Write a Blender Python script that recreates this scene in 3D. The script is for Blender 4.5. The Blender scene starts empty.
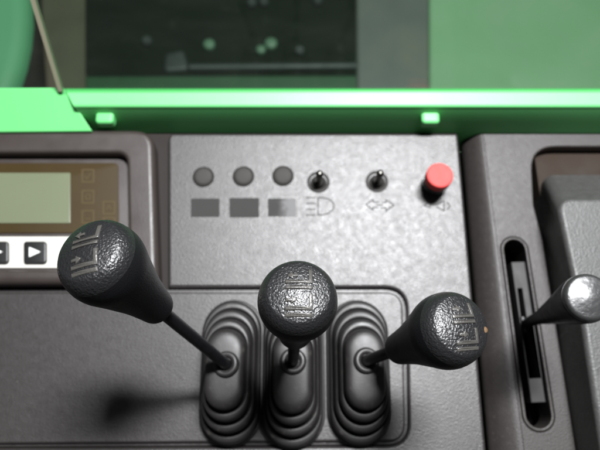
import bpy, bmesh, math, random
from mathutils import Vector, Matrix
from mathutils.geometry import tessellate_polygon
random.seed(4)
S = bpy.context.scene
C = S.collection

# ------------------------------------------------------------------ camera
H, TILT, F = 0.4333, math.radians(17.0), 600.0
cd = bpy.data.cameras.new('camera'); cam = bpy.data.objects.new('camera', cd); C.objects.link(cam)
cam.location = (0, 0, H); cam.rotation_euler = (TILT, 0, 0)
cd.sensor_width = 36; cd.lens = 36.0 * F / 600.0
cd.clip_start = 0.01; cd.clip_end = 60
cd.dof.use_dof = True; cd.dof.focus_distance = 0.275; cd.dof.aperture_fstop = 10.5
S.camera = cam
ct, st = math.cos(TILT), math.sin(TILT)

def ray(u, v):
    a, b = (u - 300) / F, -(v - 225) / F
    return Vector((a, b * ct + st, b * st - ct))
def at(u, v, z=0.0):                       # where the sight line of a photo point meets height z
    d = ray(u, v); return Vector((0, 0, H)) + d * ((z - H) / d.z)
def at_depth(u, v, d): return Vector((0, 0, H)) + ray(u, v) * d
def px(pts, z): return [tuple(at(u, v, z)[:2]) for u, v in pts]

# ------------------------------------------------------------------ object helpers
def tag(o, label=None, cat=None, group=None, kind=None):
    if label: o['label'] = label
    if cat: o['category'] = cat
    if group: o['group'] = group
    if kind: o['kind'] = kind
    return o
def thing(name, loc, label, cat, group=None):
    o = bpy.data.objects.new(name, None); C.objects.link(o); o.location = loc
    o.empty_display_size = 0.01
    return tag(o, label, cat, group)
def wloc(o):
    p = Vector((0, 0, 0))
    while o is not None: p += o.location; o = o.parent
    return p
def obj(name, geo, mat, parent=None, smooth=35, wn=False):
    V, Fc = geo
    off = wloc(parent) if parent else Vector((0, 0, 0))
    me = bpy.data.meshes.new(name)
    me.from_pydata([Vector(v) - off for v in V], [], Fc)
    bm = bmesh.new(); bm.from_mesh(me)
    bmesh.ops.remove_doubles(bm, verts=bm.verts, dist=1e-6)
    bmesh.ops.recalc_face_normals(bm, faces=bm.faces)
    bm.to_mesh(me); bm.free()
    me.materials.append(mat)
    if smooth:
        me.shade_smooth(); me.set_sharp_from_angle(angle=math.radians(smooth))
    o = bpy.data.objects.new(name, me); C.objects.link(o)
    if parent: o.parent = parent
    if wn:
        m = o.modifiers.new('weighted', 'WEIGHTED_NORMAL'); m.keep_sharp = True; m.weight = 80
    return o
def join(*gs):
    V, Fc = [], []
    for v, f in gs:
        n = len(V); V += list(v); Fc += [tuple(i + n for i in q) for q in f]
    return V, Fc

# ------------------------------------------------------------------ geometry helpers
def area2(P): return sum(P[i - 1][0] * P[i][1] - P[i][0] * P[i - 1][1] for i in range(len(P)))
def rpoly(P, R, n=8):
    """polygon with rounded corners; R one radius or a list"""
    if area2(P) < 0: P = P[::-1]; R = R[::-1] if isinstance(R, list) else R
    out = []; N = len(P)
    for i in range(N):
        r = R[i] if isinstance(R, list) else R
        p, a, b = Vector(P[i]), Vector(P[i - 1]), Vector(P[(i + 1) % N])
        if r <= 0: out.append(tuple(p)); continue
        da, db = (a - p), (b - p); la, lb = da.length, db.length; da.normalize(); db.normalize()
        ang = max(1e-3, da.angle(db)); d = min(r / math.tan(ang / 2), la * .48, lb * .48)
        q0, q1 = p + da * d, p + db * d
        for k in range(n + 1):
            t = k / n; out.append(tuple(q0 * (1 - t) ** 2 + p * 2 * t * (1 - t) + q1 * t * t))
    return out
def offset(P, d):
    """shrink a CCW loop by d"""
    out = []; N = len(P)
    for i in range(N):
        p, a, b = Vector(P[i]), Vector(P[i - 1]), Vector(P[(i + 1) % N])
        e0, e1 = (p - a), (b - p)
        if e0.length < 1e-9: e0 = e1
        if e1.length < 1e-9: e1 = e0
        n0 = Vector((-e0.y, e0.x)).normalized(); n1 = Vector((-e1.y, e1.x)).normalized()
        m = n0 + n1
        if m.length < 1e-6: m = n0
        m.normalize(); out.append(tuple(p + m * (d / max(.35, m.dot(n0)))))
    return out
def slab(P, zt, zb, bev=.001, holes=(), hbev=None, steps=4, bottom=False):
    if area2(P) < 0: P = P[::-1]
    V, Fc = [], []
    def rings(loop, sgn, b):
        N = len(loop); st0 = len(V)
        seq = [(0, zb), (0, zt - b)] + [(b * (1 - math.cos(k * math.pi / 2 / steps)), zt - b + b * math.sin(k * math.pi / 2 / steps)) for k in range(1, steps + 1)]
        for o_, z in seq:
            for q in offset(loop, sgn * o_): V.append((q[0], q[1], z))
        for r in range(len(seq) - 1):
            for i in range(N):
                j = (i + 1) % N; a = st0 + r * N
                Fc.append((a + i, a + j, a + N + j, a + N + i))
        s = st0 + (len(seq) - 1) * N
        return list(range(s, s + N)), list(range(st0, st0 + N))
    ids, bot = rings(P, 1, bev)
    polys = [[Vector(V[i]) for i in ids]]; flat = list(ids)
    for h in holes:
        if area2(h) < 0: h = h[::-1]
        hi, _ = rings(h, -1, bev if hbev is None else hbev)
        polys.append([Vector(V[i]) for i in hi]); flat += hi
    for t in tessellate_polygon(polys): Fc.append(tuple(flat[i] for i in t))
    if bottom:
        for t in tessellate_polygon([[Vector(V[i]) for i in bot]]): Fc.append(tuple(bot[i] for i in t))
    return V, Fc
def frame_of(ax):
    ax = Vector(ax).normalized()
    up = Vector((0, 1, 0)) if abs(ax.y) < .9 else Vector((1, 0, 0))
    x = up.cross(ax).normalized(); y = ax.cross(x).normalized()
    return x, y, ax
def lathe(base, ax, prof, n=48, cap0=True, cap1=True):
    x, y, a = frame_of(ax); base = Vector(base); V, Fc = [], []
    for s, r in prof:
        for i in range(n):
            t = 2 * math.pi * i / n
            V.append(base + a * s + (x * math.cos(t) + y * math.sin(t)) * r)
    for k in range(len(prof) - 1):
        for i in range(n):
            j = (i + 1) % n; Fc.append((k * n + i, k * n + j, (k + 1) * n + j, (k + 1) * n + i))
    if cap0: Fc.append(tuple(range(n))[::-1])
    if cap1: Fc.append(tuple((len(prof) - 1) * n + i for i in range(n)))
    return V, Fc
def tube(A, B, r0, r1=None, n=20):
    A, B = Vector(A), Vector(B); return lathe(A, B - A, [(0, r0), ((B - A).length, r0 if r1 is None else r1)], n)
def arc(cs, cr, r, a0, a1, n=8):
    return [(cs + r * math.sin(math.radians(a0 + (a1 - a0) * k / n)), cr + r * math.cos(math.radians(a0 + (a1 - a0) * k / n))) for k in range(n + 1)]
def catmull(P, n=5):
    out = []
    for i in range(len(P) - 1):
        p0, p1, p2, p3 = P[max(0, i - 1)], P[i], P[i + 1], P[min(len(P) - 1, i + 2)]
        for k in range(n):
            t = k / n
            out.append(tuple(.5 * (2 * b + (c - a) * t + (2 * a - 5 * b + 4 * c - d) * t * t + (3 * b - a - 3 * c + d) * t ** 3) for a, b, c, d in zip(p0, p1, p2, p3)))
    return out + [tuple(P[-1])]
def stroke(pts, w):
    """closed outline of a thick polyline in 2D"""
    L, Rr = [], []
    for i, p in enumerate(pts):
        p = Vector(p); a = Vector(pts[max(0, i - 1)]); b = Vector(pts[min(len(pts) - 1, i + 1)])
        d0 = (p - a).normalized() if i else (b - p).normalized()
        d1 = (b - p).normalized() if i < len(pts) - 1 else d0
        n0, n1 = Vector((-d0.y, d0.x)), Vector((-d1.y, d1.x)); m = (n0 + n1).normalized()
        s = w / 2 / max(.4, m.dot(n0)); L.append(tuple(p + m * s)); Rr.append(tuple(p - m * s))
    return L + Rr[::-1]

# ------------------------------------------------------------------ materials
def mat(name, col, rough=.5, metal=0., spec=.5, grain=None, mott=None, dust=None, coat=0., dirt=None):
    """grain=(scale,distance m,strength) bump; mott=(scale,amount) roughness/colour mottling; dust=(colour,scale,lo,hi)"""
    m = bpy.data.materials.new(name); m.use_nodes = True
    nt = m.node_tree; N, L = nt.nodes, nt.links; b = N['Principled BSDF']
    b.inputs['Base Color'].default_value = (*col, 1); b.inputs['Roughness'].default_value = rough
    b.inputs['Metallic'].default_value = metal; b.inputs['Specular IOR Level'].default_value = spec
    b.inputs['Coat Weight'].default_value = coat; b.inputs['Coat Roughness'].default_value = .38
    tc = N.new('ShaderNodeTexCoord'); co = tc.outputs['Object']
    colout = None
    if mott:
        n1 = N.new('ShaderNodeTexNoise'); n1.inputs['Scale'].default_value = mott[0]; n1.inputs['Detail'].default_value = 6
        L.new(co, n1.inputs['Vector'])
        mr = N.new('ShaderNodeMapRange'); mr.inputs['From Min'].default_value = .3; mr.inputs['From Max'].default_value = .7
        mr.inputs['To Min'].default_value = max(.04, rough - mott[1]); mr.inputs['To Max'].default_value = min(1, rough + mott[1])
        L.new(n1.outputs['Fac'], mr.inputs['Value']); L.new(mr.outputs['Result'], b.inputs['Roughness'])
        mx = N.new('ShaderNodeMix'); mx.data_type = 'RGBA'
        mx.inputs[6].default_value = (*[c * (1 - mott[1] * 2.2) for c in col], 1); mx.inputs[7].default_value = (*[min(1, c * (1 + mott[1] * 2.2)) for c in col], 1)
        L.new(n1.outputs['Fac'], mx.inputs[0]); colout = mx.outputs[2]
    if dust:
        n2 = N.new('ShaderNodeTexNoise'); n2.inputs['Scale'].default_value = dust[1]; n2.inputs['Detail'].default_value = 8; n2.inputs['Roughness'].default_value = .65
        L.new(co, n2.inputs['Vector'])
        r2 = N.new('ShaderNodeMapRange'); r2.inputs['From Min'].default_value = dust[2]; r2.inputs['From Max'].default_value = dust[3]
        L.new(n2.outputs['Fac'], r2.inputs['Value'])
        m2 = N.new('ShaderNodeMix'); m2.data_type = 'RGBA'
        m2.inputs[6].default_value = (*col, 1); m2.inputs[7].default_value = (*dust[0], 1)
        if colout: L.new(colout, m2.inputs[6])
        L.new(r2.outputs['Result'], m2.inputs[0]); colout = m2.outputs[2]
    if colout: L.new(colout, b.inputs['Base Color'])
    if grain:
        vo = N.new('ShaderNodeTexVoronoi'); vo.feature = 'SMOOTH_F1'; vo.inputs['Scale'].default_value = grain[0]
        ns = N.new('ShaderNodeTexNoise'); ns.inputs['Scale'].default_value = grain[0] * .8; ns.inputs['Detail'].default_value = 3
        L.new(co, ns.inputs['Vector'])
        wv = N.new('ShaderNodeMix'); wv.data_type = 'VECTOR'; wv.inputs[0].default_value = .0012
        ad = N.new('ShaderNodeVectorMath'); ad.operation = 'MULTIPLY_ADD'; ad.inputs[1].default_value = (1.4 / grain[0],) * 3
        L.new(ns.outputs['Color'], ad.inputs[0]); L.new(co, ad.inputs[2]); L.new(ad.outputs[0], vo.inputs['Vector'])
        N.remove(wv)
        bp = N.new('ShaderNodeBump'); bp.inputs['Distance'].default_value = grain[1]; bp.inputs['Strength'].default_value = grain[2]
        sm = N.new('ShaderNodeMath'); sm.operation = 'ADD'
        L.new(vo.outputs['Distance'], sm.inputs[0]); L.new(ns.outputs['Fac'], sm.inputs[1])
        L.new(sm.outputs[0], bp.inputs['Height']); L.new(bp.outputs['Normal'], b.inputs['Normal'])
    return m
M = {}
M['panel'] = mat('panel_plastic', (.0245, .0215, .0210), .44, spec=.68, grain=(1250, .00022, .55), mott=(220, .045), dust=((.085, .078, .072), 420, .60, .82))
M['side'] = mat('side_panel_plastic', (.0280, .0240, .0225), .49, spec=.46, grain=(1250, .00022, .55), mott=(220, .045), dust=((.085, .078, .072), 420, .60, .82))
M['plate'] = mat('lever_plate_plastic', (.0225, .0195, .0188), .44, spec=.64, grain=(1300, .00020, .5), mott=(200, .04), dust=((.075, .07, .066), 260, .64, .85))
M['base'] = mat('shaded_gap_plastic', (.018, .0145, .013), .7, spec=.2)  # panel plastic with the shade of the gaps put into its colour
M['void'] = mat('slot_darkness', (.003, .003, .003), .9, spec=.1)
M['rubber'] = mat('boot_rubber', (.0155, .014, .0138), .46, grain=(1600, .0001, .3), mott=(90, .05), dust=((.06, .056, .05), 160, .58, .8))
M['grip'] = mat('grip_rubber', (.0045, .0045, .0055), .45, spec=.3, grain=(1500, .0002, .5))
M['cap'] = mat('grained_knob_face', (.011, .011, .0118), .36, spec=.72, grain=(1000, .00040, .75))
M['mark'] = mat('worn_raised_mark', (.055, .052, .047), .34, spec=.7, grain=(1200, .0002, .5))
M['rod'] = mat('black_painted_steel', (.005, .005, .006), .38, spec=.35, mott=(200, .08))
M['housing'] = mat('monitor_plastic', (.033, .026, .0235), .42, grain=(1200, .00015, .4), mott=(60, .05))
M['gold'] = mat('bronze_film', (.034, .022, .007), .5, spec=.15, mott=(40, .05))
M['icon'] = mat('bronze_icon', (.058, .041, .017), .5, spec=.2)
M['lcd'] = mat('lcd_glass', (.122, .138, .086), .22, mott=(8, .04))
M['white'] = mat('white_key_strip', (.56, .545, .50), .5, spec=.3)
M['key'] = mat('black_key', (.012, .012, .012), .35)
M['print'] = mat('white_print', (.8, .8, .78), .5)
M['label'] = mat('grey_sticker', (.034, .033, .032), .75, spec=.15, mott=(250, .06))
M['faded'] = mat('faded_sticker', (.037, .036, .036), .6, spec=.35, mott=(120, .08))
M['ink'] = mat('worn_grey_ink', (.018, .017, .016), .65, spec=.28, mott=(400, .1))
M['lens'] = mat('smoked_lens', (.040, .038, .036), .7, spec=.2, mott=(100, .06))
M['chrome'] = mat('tarnished_chrome', (.13, .125, .115), .32, 1.0)
M['dirty'] = mat('grimy_ring', (.016, .015, .013), .7, spec=.2, mott=(300, .1))
M['red'] = mat('red_plastic', (.60, .066, .060), .6, spec=.25, grain=(900, .0001, .3), mott=(150, .06))
M['black'] = mat('black_plastic', (.010, .010, .011), .4)
M['green'] = mat('green_paint', (.125, .53, .165), .48, coat=.15, spec=.4, mott=(30, .02), grain=(400, .00006, .25))
M['darkgreen'] = mat('rail_reflection_green', (.010, .045, .016), .6, mott=(40, .06))  # green of the rail mirrored in the glass, set as a base colour
M['deck'] = mat('pale_green_paint', (.122, .23, .122), .6, spec=.3, mott=(8, .05), dust=((.16, .235, .16), 6, .45, .85))
M['brown'] = mat('brown_lining', (.024, .016, .011), .8, spec=.25, mott=(60, .1))
M['cover'] = mat('grey_cover', (.048, .048, .046), .46, grain=(900, .0003, .5), mott=(200, .08), dust=((.10, .095, .085), 300, .6, .8))
M['slider'] = mat('grey_slider', (.040, .039, .039), .6, spec=.3, mott=(100, .06))
M['floor'] = mat('dirty_floor', (.012, .015, .009), .8, mott=(9, .2), dust=((.05, .055, .035), 5, .5, .75))
M['post'] = mat('grey_paint', (.06, .068, .06), .55, mott=(12, .08), dust=((.085, .08, .055), 6, .5, .8))
M['olive'] = mat('olive_panel', (.055, .052, .030), .7, mott=(15, .12))
M['oily'] = mat('oily_dark_steel', (.003, .006, .003), .7, spec=.12, mott=(14, .12), dust=((.012, .017, .010), 25, .58, .8))
M['oilpipe'] = mat('oily_pipe', (.015, .020, .017), .6, mott=(25, .1))
M['discgreen'] = mat('dull_green', (.055, .11, .065), .6, mott=(40, .1))
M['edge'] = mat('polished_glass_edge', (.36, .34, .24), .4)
M['brass'] = mat('copper_scuff', (.16, .095, .05), .5, .3)
g = bpy.data.materials.new('window_glass'); g.use_nodes = True
nt = g.node_tree; nt.nodes.clear(); out = nt.nodes.new('ShaderNodeOutputMaterial')
tr = nt.nodes.new('ShaderNodeBsdfTransparent'); tr.inputs[0].default_value = (.86, .95, .89, 1)
gl = nt.nodes.new('ShaderNodeBsdfGlossy'); gl.inputs['Roughness'].default_value = .03
df = nt.nodes.new('ShaderNodeBsdfDiffuse'); df.inputs[0].default_value = (.5, .5, .45, 1)
lw = nt.nodes.new('ShaderNodeLayerWeight'); pw = nt.nodes.new('ShaderNodeMath'); pw.operation = 'POWER'; pw.inputs[1].default_value = 5
fr = nt.nodes.new('ShaderNodeMath'); fr.operation = 'MULTIPLY_ADD'; fr.inputs[1].default_value = .90; fr.inputs[2].default_value = .03
nt.links.new(lw.outputs['Facing'], pw.inputs[0]); nt.links.new(pw.outputs[0], fr.inputs[0])
mx = nt.nodes.new('ShaderNodeMixShader'); mx2 = nt.nodes.new('ShaderNodeMixShader')
nz = nt.nodes.new('ShaderNodeTexNoise'); nz.inputs['Scale'].default_value = 14; nz.inputs['Detail'].default_value = 6
mr = nt.nodes.new('ShaderNodeMapRange'); mr.inputs['From Min'].default_value = .4; mr.inputs['From Max'].default_value = .8; mr.inputs['To Min'].default_value = .003; mr.inputs['To Max'].default_value = .016
nt.links.new(nz.outputs['Fac'], mr.inputs['Value']); nt.links.new(mr.outputs[0], mx2.inputs[0])
nt.links.new(fr.outputs[0], mx.inputs[0]); nt.links.new(tr.outputs[0], mx.inputs[1]); nt.links.new(gl.outputs[0], mx.inputs[2])
nt.links.new(mx.outputs[0], mx2.inputs[1]); nt.links.new(df.outputs[0], mx2.inputs[2]); nt.links.new(mx2.outputs[0], out.inputs[0])
M['glass'] = g

# ------------------------------------------------------------------ console
con = thing('control_console', at(300, 300, -.03), 'dark grey textured plastic control console with switches along the top and three lever boots', 'console')
GR = 5.0   # groove beside the lever plate, in photo units
body = [(168, 133), (458, 133), (488, 472), (-160, 472), (-160, 450), (404 + GR, 446), (402.5 + GR - 1, 289 - 1.5), (168, 288)]
R = [.006, .003, 0, 0, 0, .016, .016, .002]
obj('switch_panel', slab(rpoly(px(body, 0), R), 0, -.03, .0024), M['panel'], con, 30, True)
plate = [(-160, 292.5), (402.5, 292), (405.5, 441.5), (-160, 445)]
obj('lever_plate', slab(rpoly(px(plate, -.0006), [0, .0125, .0125, 0]), -.0006, -.03, .0016), M['plate'], con, 30, True)
obj('console_base', slab(px([(-200, 128), (660, 128), (720, 520), (-220, 520)], -.004), -.0045, -.0600, .001), M['base'], con, 30) if False else None
b0 = [tuple(at(u, v, -.02)[:2]) for u, v in ((-200, 134), (452, 134), (482, 500), (-220, 500))]
obj('console_base', slab(b0, -.0055, -.06, .001), M['base'], con, 30)

obj('groove_floor', slab(rpoly(px([(-160, 289.5), (406, 289), (409, 445), (-160, 448)], -.002), [0, .016, .016, 0]), -.0036, -.03, .0005), M['plate'], con, 30)
# side panel, right of the step: a concave run-up, then a flat with the throttle slot
ZS = -.006
prof = [(459.0, 488.5, -.034), (460.0, 489.5, -.024), (462, 492, -.0200), (465, 497, -.0165), (469, 503, -.0130), (473, 510, -.0100), (477, 517, -.0077), (480, 522, -.0065), (482, 526.5, -.0060)]
pp = catmull(prof, 4); V, Fc = [], []; rows = 12
for r in range(rows + 1):
    t = r / rows; v = 129 + (472 - 129) * t
    for a, b, z in pp:
        q = at(a + (b - a) * t, v, z); V.append(q)
nc = len(pp)
for r in range(rows):
    for i in range(nc - 1): Fc.append((r * nc + i, r * nc + i + 1, (r + 1) * nc + i + 1, (r + 1) * nc + i))
obj('side_panel', (V, Fc), M['side'], con, 60)
def capsule(a, b, ra, rb, n=14):
    a, b = Vector(a), Vector(b); d = (b - a).normalized(); s = Vector((-d.y, d.x)); P = []
    for k in range(n + 1):
        t = math.pi * k / n; P.append(tuple(a + s * math.cos(t) * ra - d * math.sin(t) * ra))
    for k in range(n + 1):
        t = math.pi * k / n; P.append(tuple(b - s * math.cos(t) * rb + d * math.sin(t) * rb))
    return P
ZR = ZS + .0006
sa, sb = at(514.5, 250, ZS), at(538.5, 415, ZS)
flat = [(481.8, 129), (640, 129), (640, 146.5), (531, 146.5), (534, 205), (543, 240), (580, 472), (526.3, 472)]
hole = capsule(sa[:2], sb[:2], .0080, .0088)
fl = slab(rpoly(px(flat, ZS), [0, 0, 0, .022, .02, .02, 0, 0]), ZS, -.03, .0014, [capsule(sa[:2], sb[:2], .0108, .0117)], .0003)
obj('slot_panel', fl, M['side'], con, 30, True)
obj('slot_rim', slab(capsule(sa[:2], sb[:2], .0104, .0113), ZR, -.028, .0012, [hole], .0008), M['side'], con, 30, True)
def slotpt(t, s, z):                       # t along the slot, s across (m)
    a, b = at(514.5, 250, ZS), at(538.5, 415, ZS); d = (b - a).normalized(); n = Vector((-d.y, d.x, 0))
    q = a + (b - a) * t + n * s; return (q.x, q.y)
obj('slot_guide', slab([slotpt(.07, .0080, 0), slotpt(.07, -.0022, 0), slotpt(.93, -.0022, 0), slotpt(.93, .0080, 0)], -.010, -.022, .0006,
    [rpoly([slotpt(.24, .0032, 0), slotpt(.24, -.0004, 0), slotpt(.42, -.0008, 0), slotpt(.42, -.0015, 0), slotpt(.79, -.0015, 0), slotpt(.79, .0075, 0), slotpt(.45, .0075, 0), slotpt(.43, .0032, 0)], .0005)], .0004), M['slider'], con, 30)
obj('slot_dark_backing', slab(px([(466, 180), (560, 180), (596, 490), (486, 490)], -.045), -.045, -.06, .0005), M['void'], con, 30)  # near-black sheet added under the slot; its colour stands in for deep shade

# printed stickers and symbols
def decal(name, outs, m, z=.00018):
    return obj(name, join(*[slab(o, z, -.0004, .00008, steps=1) for o in outs]), m, con, 0)
fm = M['faded'].node_tree; fb = fm.nodes['Principled BSDF']
ft = fm.nodes.new('ShaderNodeTexCoord'); fs = fm.nodes.new('ShaderNodeSeparateXYZ'); fr2 = fm.nodes.new('ShaderNodeMapRange')
fx = at(281, 207, 0).x - con.location.x
fn = fm.nodes.new('ShaderNodeTexNoise'); fn.inputs['Scale'].default_value = 120; fa = fm.nodes.new('ShaderNodeMath'); fa.operation = 'MULTIPLY_ADD'; fa.inputs[1].default_value = .012
fm.links.new(ft.outputs['Object'], fn.inputs['Vector']); fm.links.new(fn.outputs['Fac'], fa.inputs[0]); fm.links.new(fs.outputs['X'], fa.inputs[2])
fr2.inputs['From Min'].default_value = fx + .003; fr2.inputs['From Max'].default_value = fx + .010
fm.links.new(ft.outputs['Object'], fs.inputs[0]); fm.links.new(fa.outputs[0], fr2.inputs['Value'])
for sock, lo2, hi2 in (('Specular IOR Level', .15, .5), ('Roughness', .75, .52)):
    q2 = fm.nodes.new('ShaderNodeMapRange'); q2.inputs['To Min'].default_value = lo2; q2.inputs['To Max'].default_value = hi2
    fm.links.new(fr2.outputs[0], q2.inputs['Value'])
    for l_ in list(fb.inputs[sock].links): fm.links.remove(l_)
    fm.links.new(q2.outputs[0], fb.inputs[sock])
for u0, u1, v0, v1, m in ((191, 219.5, 198.5, 217, 'label'), (229.5, 259, 198, 217.5, 'label'), (268, 296, 198.5, 216.5, 'faded')):
    decal('label_sticker', [rpoly(px([(u0, v0), (u1, v0), (u1, v1), (u0, v1)], 0), .0008, 4)], M[m])
def line(pts, w=.00075): return stroke(px(pts, 0), w)
hl = [line([(318 + 0, 197.5), (322, 197.5), (329, 199), (333.5, 203), (334, 206), (332.5, 210), (328, 213.5), (322, 215), (318, 215)]), line([(318, 197.2), (318, 215.3)])]
hl += [line([(306, v), (315.5, v)]) for v in (197.6, 203.4, 209.2, 215)]
decal('headlamp_symbol', hl, M['ink'])
ar = [line([(366, 204.5), (373, 199.5), (373, 202), (379, 202)]), line([(366, 204.5), (373, 210), (373, 207.5), (378, 207.5)]),
      line([(394, 205), (386, 200), (386, 202.5), (381.5, 202.5)]), line([(394, 205), (386, 211), (386, 208), (380.5, 208)]), line([(376, 205), (383, 205)])]
decal('turn_arrow_symbol', ar, M['ink'])
hn = [line([(424, 205), (430, 203), (430, 207.5), (424, 206)]), line([(430, 205), (436, 205), (444, 201), (444, 211), (436, 206.5)]), line([(447, 202), (450, 206), (447, 210)])]
decal('horn_symbol', hn, M['ink'])

# ------------------------------------------------------------------ indicators, toggles, red button
for i, (u, v, ds) in enumerate(((203.5, 177, 'left end of the row'), (243.5, 176.5, 'in the middle of the row'), (283, 176, 'right end of the row, above the faded sticker'))):
    p = at(u, v, 0)
    lb = ['round grey smoked indicator lamp nearest the monitor, leftmost of its row of three',
          'round grey smoked indicator lamp in the middle of the row of three',
          'round grey smoked indicator lamp above the faded sticker, beside the first toggle switch'][i]
    t = thing('indicator_lamp', p, lb, 'indicator lamp', 'indicator lamps above the grey stickers')
    r = .0083
    obj('rim', lathe(p, (0, 0, 1), [(-.001, r), (.0006, r), (.0010, r - .0004), (.0010, r - .001), (.0002, r - .0013)], 40, False, False), M['dirty'], t)
    obj('lens', lathe(p, (0, 0, 1), [(-.0005, r - .0011), (.0010, r - .0012), (.0017, r - .002), (.0020, r * .5), (.0021, 0.0002)], 40), M['lens'], t, 60)
for i, (u, v) in enumerate(((318.5, 184.5), (377, 184))):
    p = at(u, v, 0)
    t = thing('toggle_switch', p, ['small metal toggle switch above the headlamp symbol', 'small metal toggle switch above the double arrow symbol'][i], 'switch', 'toggle switches on the console')
    obj('collar', lathe(p + Vector((0, .002, 0)), (0, 0, 1), [(-.001, .0088), (.0004, .0088), (.0008, .0084), (.0008, .0070), (-.0004, .0062)], 40, False, False), M['lens'], t)
    obj('bushing', lathe(p + Vector((0, .001, 0)), (0, 0, 1), [(-.001, .0064), (.0006, .0062), (.001, .0058), (.001, .0046), (.0035, .0043), (.0045, .0036), (.004, .0022)], 32, False, True), M['dirty'], t)
    ax = Vector((.02, .12, 1))
    obj('bat_lever', lathe(p + Vector((0, .0, .002)), ax, [(0, .0017), (.008, .0020), (.013, .0026), (.0155, .0028), (.0172, .0022), (.0178, .0011), (.0179, .0002)], 24), M['chrome'], t, 60)
p = at(433.5, 186, 0)
t = thing('push_button', p, 'round red push button on a black collar at the right end of the switch row', 'button')
obj('collar', lathe(p, (0, 0, 1), [(-.001, .0100), (.0015, .0100), (.002, .0096), (.002, .0088), (.0125, .0086), (.0135, .008), (.0135, .004)], 48, False, True), M['black'], t)
obj('red_cap', lathe(p, (0, 0, 1), [(.0132, .0086), (.0136, .0094), (.0150, .0098), (.0215, .0098)] + arc(.0215, .0083, .0015, 0, 90, 6) + [(.0229, .005), (.0228, .0002)], 56), M['red'], t, 50)

# ------------------------------------------------------------------ rubber boots and levers
def stadium(cx, cy, a, b, n=20):
    """rounded oblong, half width a, half length b, superellipse-ish ends"""
    P = []; s = max(0, b - a * 1.05)
    for k in range(n + 1):
        t = math.pi * k / n; P.append((cx + a * math.cos(t), cy + s + a * 1.05 * math.sin(t)))
    for k in range(n + 1):
        t = math.pi + math.pi * k / n; P.append((cx + a * math.cos(t), cy - s + a * 1.05 * math.sin(t)))
    return P
ZB = .0445
def boot(uc, vc, label, lean):
    c = at(uc, vc, 0)
    t = thing('rubber_boot', c, label, 'lever boot', 'pleated rubber boots around the lever bases')
    np_ = 4
    a0, a1, b0_, b1 = .0206, .0102, .0485, .0180
    P = [(.0000, a0 + .0016, b0_ + .0016), (.0012, a0 + .0016, b0_ + .0016), (.0020, a0 + .0008, b0_ + .0008), (.0022, a0 - .0006, b0_ - .0006)]
    for i in range(np_):
        f = i / np_; f2 = (i + 1) / np_
        z = .0022 + (ZB - .0035) * f; dz = (ZB - .0035) / np_
        a, b = a0 + (a1 - a0) * f, b0_ + (b1 - b0_) * f
        an, bn = a0 + (a1 - a0) * f2, b0_ + (b1 - b0_) * f2
        gr = [(z - dz * .30, a + .0003, b + .0005), (z - dz * .10, a - .0001, b - .0001)] if i else [(z + dz * .02, a - .0016, b - .0016)]
        if i < np_ - 1:
            P += gr + [(z + dz * .25, a, b), (z + dz * .55, a - .0001, b - .0004), (z + dz * .78, a - .0005, b - .0012), (z + dz * .88, a - .0012, b - .0026), (z + dz * .90, an + .0010, bn + .0020)]
        else:
            P += gr + [(z + dz * .25, a, b), (z + dz * .60, a - .0002, b - .0004), (z + dz * .82, a - .0010, b - .0016), (z + dz * .95, a - .0028, b - .0042), (z + dz * 1.01, a - .0058, b - .0085), (z + dz * 1.03, a - .0105, b - .0170)]
    PP = catmull(P, 4); V, Fc = [], []; n = None
    for z, a, b in PP:
        k = max(0, z / ZB); L = stadium(c.x + lean[0] * k, c.y + lean[1] * k, max(.0015, a), max(.002, b)); n = len(L)
        V += [(x, y, z) for x, y in L]
    for r in range(len(PP) - 1):
        for i in range(n):
            j = (i + 1) % n; Fc.append((r * n + i, r * n + j, (r + 1) * n + j, (r + 1) * n + i))
    Fc.append(tuple((len(PP) - 1) * n + i for i in range(n)))
    obj('bellows', (V, Fc), M['rubber'], t, 75)
    return t
boot(232.5, 371, 'left pleated black rubber boot, under the outward leaning lever beside the monitor', (-.001, -.001))
boot(293, 374, 'middle pleated black rubber boot, under the upright lever', (0, -.001))
boot(358, 371, 'right pleated black rubber boot, nearest the slotted side panel', (.001, -.001))

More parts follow.
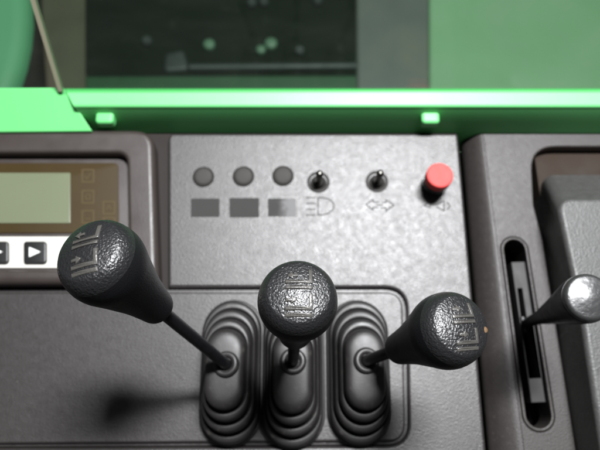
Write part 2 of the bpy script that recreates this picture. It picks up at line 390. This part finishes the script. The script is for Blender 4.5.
RF = .0146 * .0388 / .036
def dome(r): return .0038 * (1 - (r / RF) ** 2)
W, LG = .0388, .0667
SC = W / .036
def lever(bpx, fpx, dia, label, rot, arrows, extra=False):
    B = at(*bpx, ZB); Fp = at_depth(*fpx, W * F / dia)
    ax = (Fp - B).normalized(); L = (Fp - B).length
    t = thing('control_lever', B, label, 'lever', 'control levers with round knobs')
    obj('rod', lathe(B - ax * .012, ax, [(0, .0036), (L - LG + .015, .0036)], 24), M['rod'], t)
    # collar moulded round the rod
    obj('collar', lathe(B + Vector((0, 0, -.001)), (ax + Vector((0, 0, 1.5))), [(-.004, .0085), (0, .0085), (.0016, .0078), (.0022, .0066), (.0018, .0050), (0.0005, .0040)], 36, False, False), M['rubber'], t, 60)
    g0 = B + ax * (L - LG)
    side = catmull([(0, .0040), (.0002, .0062), (.0012, .0076), (.0035, .0085), (.010, .0094), (.020, .0110), (.030, .0133), (.040, .0158), (.046, .0174), (.0505, .0180), (.0540, .01785), (.0566, .0175)], 4)
    side = [(a_, b_ * SC) for a_, b_ in side]
    gp = obj('grip', lathe(g0, ax, side, 64, True, False), M['grip'], t, 60)
    fp = catmull([(.0566, .0175), (.0590, .0169), (.0613, .0159), (.0630, .0146)], 3) + [(.0630 + dome(r), r) for r in (.0140, .0132, .012, .010, .008, .006, .004, .002, .0002)]
    fp = [(a_, b_ * SC) for a_, b_ in fp]
    obj('knob_face', lathe(g0, ax, fp, 64, False, True), M['cap'], gp, 60)
    # raised pictogram on the face, laid over the dome; its "up" follows the photo
    x, y, a = frame_of(ax); cr, sr = math.cos(rot), math.sin(rot)
    xx, yy = x * cr + y * sr, -x * sr + y * cr
    K = W / 84 * 1.03
    gs = []
    def st2(pts, w):
        P = [((u - 299) * K, -(v - 290.5) * K) for u, v in pts]
        if w: P = stroke(P, w)
        V, Fc = slab(P, .00085, -.0008, .0004, steps=3)
        # cut long faces fine enough to follow the dome: only vertices matter, strokes are short
        out = []
        for q in V:
            r = math.hypot(q[0], q[1]); h = .0630 + dome(min(r, .0155)) + q[2]
            out.append(g0 + a * h + xx * q[0] + yy * q[1])
        gs.append((out, Fc))
    w = .0018
    def seg(p, q, n=5): return [(p[0] + (q[0] - p[0]) * k / n, p[1] + (q[1] - p[1]) * k / n) for k in range(n + 1)]
    for v0 in (0, 27):
        st2(seg((311, 268 + v0), (311, 282 + v0)) + seg((311, 282 + v0), (286, 282 + v0))[1:], w)
        st2(seg((286, 288.2 + v0), (312.5, 288.2 + v0)), w)
    for (cx, cy, d) in arrows:
        st2([(cx - 5.5 * d, cy - 1.5), (cx - .5 * d, cy - 1.5), (cx - .5 * d, cy - 4), (cx + 5.5 * d, cy), (cx - .5 * d, cy + 4), (cx - .5 * d, cy + 1.5), (cx - 5.5 * d, cy + 1.5)], 0)
    obj('raised_pictogram', join(*gs), M['mark'], gp, 40)
    if extra:
        V = lathe(g0 + a * (.0630 + dome(.0122) - .0004) + xx * .0130 - yy * .003, a, [(0, .0017), (.0003, .0016), (.0005, .0012), (.0006, .0001)], 16)
        obj('copper_scuff', V, M['brass'], gp, 60)
    return t
lever((225.5, 364), (84, 247), 90, 'black lever leaning out over the monitor, its knob the largest and tilted left', .20, [(292, 275, -1), (292, 302, 1)])
lever((293, 361), (298.5, 289.5), 84, 'black lever standing upright over the middle boot, its knob facing straight up', 0, [(293, 275, -1), (292, 301, 1)])
lever((367, 360.5), (465, 324), 80, 'black lever leaning right, its knob with a small copper scuff near the rim', .10, [(294, 274, 1), (295, 301, 1)], True)

# ------------------------------------------------------------------ monitor
mo = thing('monitor', at(60, 215, -.006), 'monitor with pale green screen and white key strip in a dark rounded frame', 'monitor')
ZM = .009
outer = rpoly(px([(-170, 134), (156, 134), (161, 286), (-170, 287)], 0), [0, .018, .006, 0], 12)
inner = rpoly(px([(-150, 153), (127, 153), (129, 270), (-150, 270)], ZM - .001), [0, .010, .007, 0], 10)
obj('housing', slab(outer, ZM, -.006, .0050, [inner], .0030, 6), M['housing'], mo, 40, True)
ZF = -.0005
obj('display_face', slab(px([(-160, 148), (134, 148), (136, 276), (-160, 276)], ZF), ZF, -.006, .0003), M['housing'], mo, 30)
gf = obj('bronze_panel', slab(rpoly(px([(-150, 163), (118, 163), (119, 233), (-150, 233)], ZF + .001), [0, .004, .001, 0]), ZF + .001, ZF - .0005, .0004), M['gold'], mo, 30)
for k, (u, v) in enumerate(((88, 176), (88, 197), (88, 217), (109, 208), (109, 224))):
    fr_ = slab(rpoly(px([(u - 6.5, v - 7), (u + 6.5, v - 7), (u + 6.5, v + 7), (u - 6.5, v + 7)], ZF + .001), .001, 4), ZF + .0012, ZF + .0005, .0001,
               [rpoly(px([(u - 4.8, v - 5.3), (u + 4.8, v - 5.3), (u + 4.8, v + 5.3), (u - 4.8, v + 5.3)], ZF + .001), .0008, 4)], .0001)
    gly = [[(u - 3, v), (u - 1, v + 3), (u + 3, v - 3)], [(u - 2, v - 2.5), (u + 2, v - 2.5), (u + 2, v + 2.5), (u - 2, v + 2.5), (u - 2, v - 2.0)], [(u - 3, v + 2), (u + 3, v + 2)], [(u - 2.5, v + 2), (u, v - 2.5), (u + 2.5, v + 2)], [(u - 2.5, v - 2), (u + 2.5, v + 2)]][k]
    obj('icon_mark', join(fr_, slab(stroke(px(gly, ZF + .001), .0010), ZF + .0012, ZF + .0005, .0001, steps=1)), M['icon'], gf, 0)
obj('screen', slab(rpoly(px([(-150, 172.5), (70, 172.5), (70, 223), (-150, 223)], ZF + .002), [0, .0008, .0008, 0]), ZF + .0016, ZF, .0004), M['lcd'], mo, 30)
ks = obj('key_strip', slab(rpoly(px([(-150, 236.5), (120, 236.5), (120, 268), (-150, 268)], ZF + .0015), [0, .002, .002, 0]), ZF + .0015, ZF - .0005, .0006), M['white'], mo, 30)
for u in (-3.5, 34.5):
    kk = obj('key', slab(rpoly(px([(u - 11.5, 241), (u + 11.5, 241), (u + 11.5, 263.5), (u - 11.5, 263.5)], ZF + .004), .0026), ZF + .0040, ZF, .0010), M['key'], ks, 40)
    obj('arrow_mark', slab(px([(u - 5.5, 247), (u + 6, 251.8), (u - 5.5, 257)], ZF + .0042), ZF + .00425, ZF + .0035, .0001, steps=1), M['print'], kk, 0)

# ------------------------------------------------------------------ right-hand cover and throttle lever
cv = thing('side_cover', at(600, 330, -.03), 'speckled grey raised cover in a brown lined recess at the right edge of the photo', 'cover')
obj('recess_lining', slab(px([(532, 138), (720, 138), (740, 480), (580, 480)], -.016), -.016, -.04, .0005), M['brown'], cv, 30)
RC = [.012, 0, 0, 0, .06, .03]
lo_ = rpoly(px([(543, 175), (690, 175), (720, 480), (578, 480), (556, 340), (541, 225)], -.012), RC, 10)
hi_ = rpoly(px([(556, 197), (680, 197), (700, 480), (606, 480), (582, 320), (564, 235)], .028), RC, 10)
def loft(loops):
    V = [p for L_ in loops for p in L_]; n = len(loops[0]); Fc = []
    for r_ in range(len(loops) - 1):
        for i in range(n):
            j = (i + 1) % n; Fc.append((r_ * n + i, r_ * n + j, (r_ + 1) * n + j, (r_ + 1) * n + i))
    top = [Vector((p[0], p[1], 0)) for p in loops[-1]]
    Fc.append(tuple((len(loops) - 1) * n + i for i in range(n)))
    return V, Fc
bv = .004
lps = [[(x, y, -.03) for x, y in lo_], [(x, y, -.012) for x, y in lo_]]
lps += [[(x, y, .024) for x, y in hi_]]
lps += [[(x, y, .024 + bv * math.sin(k * math.pi / 10)) for x, y in offset(hi_, bv * (1 - math.cos(k * math.pi / 10)))] for k in range(1, 6)]
obj('cover_shell', loft(lps), M['cover'], cv, 40, True)
tA, tB = at(524, 324, -.012), at(587, 298, .098)
ax = (tB - tA).normalized(); L = (tB - tA).length
th = thing('throttle_lever', tA, 'black cone shaped throttle lever with a shiny end, rising from the long slot', 'lever')
obj('stem', lathe(tA, ax, [(0, .0030), (L * .30, .0045), (L * .55, .0080), (L * .8, .0118), (L - .012, .0132), (L - .004, .0140), (L - .001, .0138)], 40), M['rod'], th, 60)
obj('end_cap', lathe(tA, ax, [(L - .0015, .0136)] + arc(L + .001, .0108, .0028, 0, 90, 6) + [(L + .0047, .007), (L + .0054, .003), (L + .0056, .0003)], 40), mat('worn_shiny_knob', (.022, .022, .022), .36, grain=(500, .0003, .4), spec=.8), th, 60)
obj('blade', slab([slotpt(.42, .0012, 0), slotpt(.42, -.0012, 0), slotpt(.52, -.0012, 0), slotpt(.52, .0012, 0)], -.008, -.026, .0004), M['rod'], th, 30)

# ------------------------------------------------------------------ window frame and pane
ZW = .025
yF = at(300, 130, .0).y                                   # front face of the rail
yT = at(300, 107, ZW).y
wf = thing('window_frame', (0, yF, -.03), 'bright green painted window rail behind the console, with a cut corner plate at the left', 'window frame')
yB = at(300, 88, ZW).y
# rail section: front face, rounded front lip, top, back
sec = [(yF, -.04), (yF, -.002), (yT + .0016, ZW - .006)]
sec[-1] = (yT + .0004, ZW - .003)
sec += [(yT + .0004 + .0024 * (1 - math.cos(k * math.pi / 12)), ZW - .0024 + .0024 * math.sin(k * math.pi / 12)) for k in range(0, 7)]
sec += [(yB - .003, ZW + .0008), (yB, ZW - .001), (yB, -.04)]
xs = [-.42, -.2, 0, .2, .42]; V, Fc = [], []; k = len(sec)
ca, cb = at(66, 88, ZW), at(90, 130, .004)
def xcut(y_): return ca.x + (cb.x - ca.x) * (y_ - ca.y) / (cb.y - ca.y)
xs = xs[2:]
V += [(xcut(max(y_, cb.y)) - .001, y_, z_) for y_, z_ in sec]
for x_ in xs: V += [(x_, y_, z_) for y_, z_ in sec]
xs = [0] + xs
for r in range(len(xs) - 1):
    for i in range(k):
        j = (i + 1) % k; Fc.append((r * k + i, r * k + j, (r + 1) * k + j, (r + 1) * k + i))
Fc += [tuple(range(k)), tuple((len(xs) - 1) * k + i for i in range(k))]
obj('rail', (V, Fc), M['green'], wf, 35, True)
ZP, ZQ = ZW + .001, .0115
pt = [at(-150, 88, ZP), at(63.5, 87.5, ZP), at(92, 131, ZQ), at(-150, 133.5, ZQ)]
V = pt + [p - Vector((0, 0, .004)) for p in pt]
cpl = obj('corner_plate', (V, [(0, 1, 2, 3), (4, 5, 6, 7)] + [(i, (i + 1) % 4, (i + 1) % 4 + 4, i + 4) for i in range(4)]), M['green'], wf, 30)
bm_ = cpl.modifiers.new('edge', 'BEVEL'); bm_.width = .0008; bm_.segments = 3
for u in (104.5, 430.5):
    p = at(u, 115.5, .0165)
    bx = [(p.x - .0070, p.y - .0065), (p.x + .0070, p.y - .0065), (p.x + .0070, p.y + .014), (p.x - .0070, p.y + .014)]
    obj('weld_nut', slab(rpoly(bx, .0035, 6), .0172, .0095, .0025, bottom=True), M['green'], wf, 40, True)
# pane, leaning forward
lean = math.tan(math.radians(26))
def pane_pt(u, v):                                       # on the tilted pane plane
    d = ray(u, v); y0, z0 = yB - .0005, ZW + .0005
    s = (y0 + lean * (H - z0)) / (d.y - lean * d.z)
    return Vector((0, 0, H)) + d * s
A, B_ = pane_pt(64, 88.5), pane_pt(36, -6)
D = (B_ - A); topz = .27
A2 = A + D * ((topz - A.z) / D.z)
rb = pane_pt(640, 88); nrm = Vector((0, -math.cos(math.radians(26)), math.sin(math.radians(26))))
rt = Vector((rb.x + .1, A2.y, A2.z))
wp = thing('window_pane', A, 'clear glass window pane standing on the green rail, its bare left edge showing as a pale line', 'window')
def prism(Q, n):
    Q = [Vector(q) for q in Q]; V = Q + [q + n for q in Q]; m = len(Q)
    return V, [tuple(range(m)), tuple(range(m, 2 * m))] + [(i, (i + 1) % m, (i + 1) % m + m, i + m) for i in range(m)]
obj('glass', prism([A, rb, rt, A2], nrm * .004), M['glass'], wp, 0)
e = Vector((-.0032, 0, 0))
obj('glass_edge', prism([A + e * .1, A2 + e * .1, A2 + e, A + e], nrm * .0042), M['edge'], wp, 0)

# ------------------------------------------------------------------ what is seen beyond the window
fl = obj('floor', slab([(-4, -2), (4, -2), (4, 6), (-4, 6)], -.9, -.95, .001), M['floor'], None, 0); tag(fl, 'dark oily workshop floor below the window', None, None, 'structure')
def lower(name, pts, z, th_, m, label, cat, rad=.01, bev=.006):
    P = rpoly(px(pts, z), rad); c = sum((Vector(p) for p in P), Vector((0, 0))) / len(P)
    t = thing(name, (c.x, c.y, z - th_), label, cat)
    return t, obj('panel', slab(P, z, z - th_, bev, bottom=True), m, t, 35, True)
lower('green_bonnet', [(429, -90), (780, -90), (780, 150), (429.5, 150)], -.52, .004, M['deck'], 'pale green sheet metal bonnet seen through the right side of the window', 'bonnet')
lower('grey_step', [(356, -90), (445, -90), (445, 150), (357, 150)], -.53, .004, M['post'], 'dull grey plate beside the pale green bonnet behind the glass', 'plate')
lower('olive_box', [(36, -90), (97, -90), (98, 150), (48, 150)], -.58, .015, M['olive'], 'dull olive box just inside the bare left edge of the window pane', 'box')
# curved tank left of the pane
c = at(-230, 40, -.20)
t = thing('green_tank', (c.x, c.y, -.5), 'green rounded tank at the top left, outside the bare glass edge', 'tank')
rt_ = (at(25, 40, -.20) - c).length
obj('tank_shell', lathe((c.x, c.y, -.5), (0, 0, 1), [(0, rt_ * .6), (.24, rt_ * .6), (.26, rt_ - .02), (.28, rt_)] + [(.28 + .02 * math.sin(q), rt_ - .02 * (1 - math.cos(q))) for q in (.3, .6, .9, 1.2, 1.57)] + [(.302, .01)], 64), mat('tank_green_paint', (.040, .145, .066), .65, spec=.2, mott=(8, .06)), t, 50)
# dark machine frame with a light tube, clamps and small dull green discs
dk = thing('machine_frame', at(230, 30, -.56), 'dark oily machine frame crossed by a pale tube, seen dimly through the glass', 'machine')
obj('frame_plate', slab(rpoly(px([(85, -90), (410, -90), (410, 78), (85, 78)], -.54), .02), -.54, -.56, .004), M['oily'], dk, 35, True)
obj('tube', tube(at(190, 68, -.538), at(425, 66, -.538), .008), M['oilpipe'], dk, 60)
obj('rail_reflection_strip', slab(px([(85, 76), (410, 75), (410, 150), (85, 150)], -.537), -.537, -.56, .004), M['darkgreen'], dk, 35)  # added strip that carries the rail's reflection in its colour
obj('clamp', slab(rpoly(px([(164, 52), (184, 48), (190, 70), (162, 72)], -.532), .012), -.532, -.56, .008), M['oilpipe'], dk, 35)
for u, v, r in ((209, 44, .011), (261, 49, .009), (271, 43, .012)):
    obj('green_disc', lathe(at(u, v, -.534), (0, 0, 1), [(-.012, r * .9), (0, r), (.2 * r, r * .8), (.3 * r, r * .3), (.32 * r, r * .02)], 20), M['discgreen'], dk, 60)
for u, v in ((252, 3), (264, 2), (147, 41), (300, 51), (318, 1)):
    obj('bolt', lathe(at(u, v, -.536), (0, 0, 1), [(-.04, .011), (.002, .011), (.006, .007), (.006, .001)], 6), M['oilpipe'], dk, 20)

# ------------------------------------------------------------------ light
ld = bpy.data.lights.new('cab_lamp', 'AREA'); ld.shape = 'RECTANGLE'; ld.size = .38; ld.size_y = .13; ld.energy = 58; ld.color = (.97, .98, 1.0)
lo = bpy.data.objects.new('cab_lamp', ld); C.objects.link(lo); lo.location = (.24, .50, 1.30)
lo.rotation_euler = (math.radians(-17), 0, 0)
w = bpy.data.worlds.new('World'); S.world = w; w.use_nodes = True
bg = w.node_tree.nodes['Background']; bg.inputs[0].default_value = (.95, .98, 1, 1); bg.inputs[1].default_value = .075
S.view_settings.view_transform = 'Standard'; S.view_settings.look = 'None'; S.view_settings.exposure = 0; S.view_settings.gamma = 1
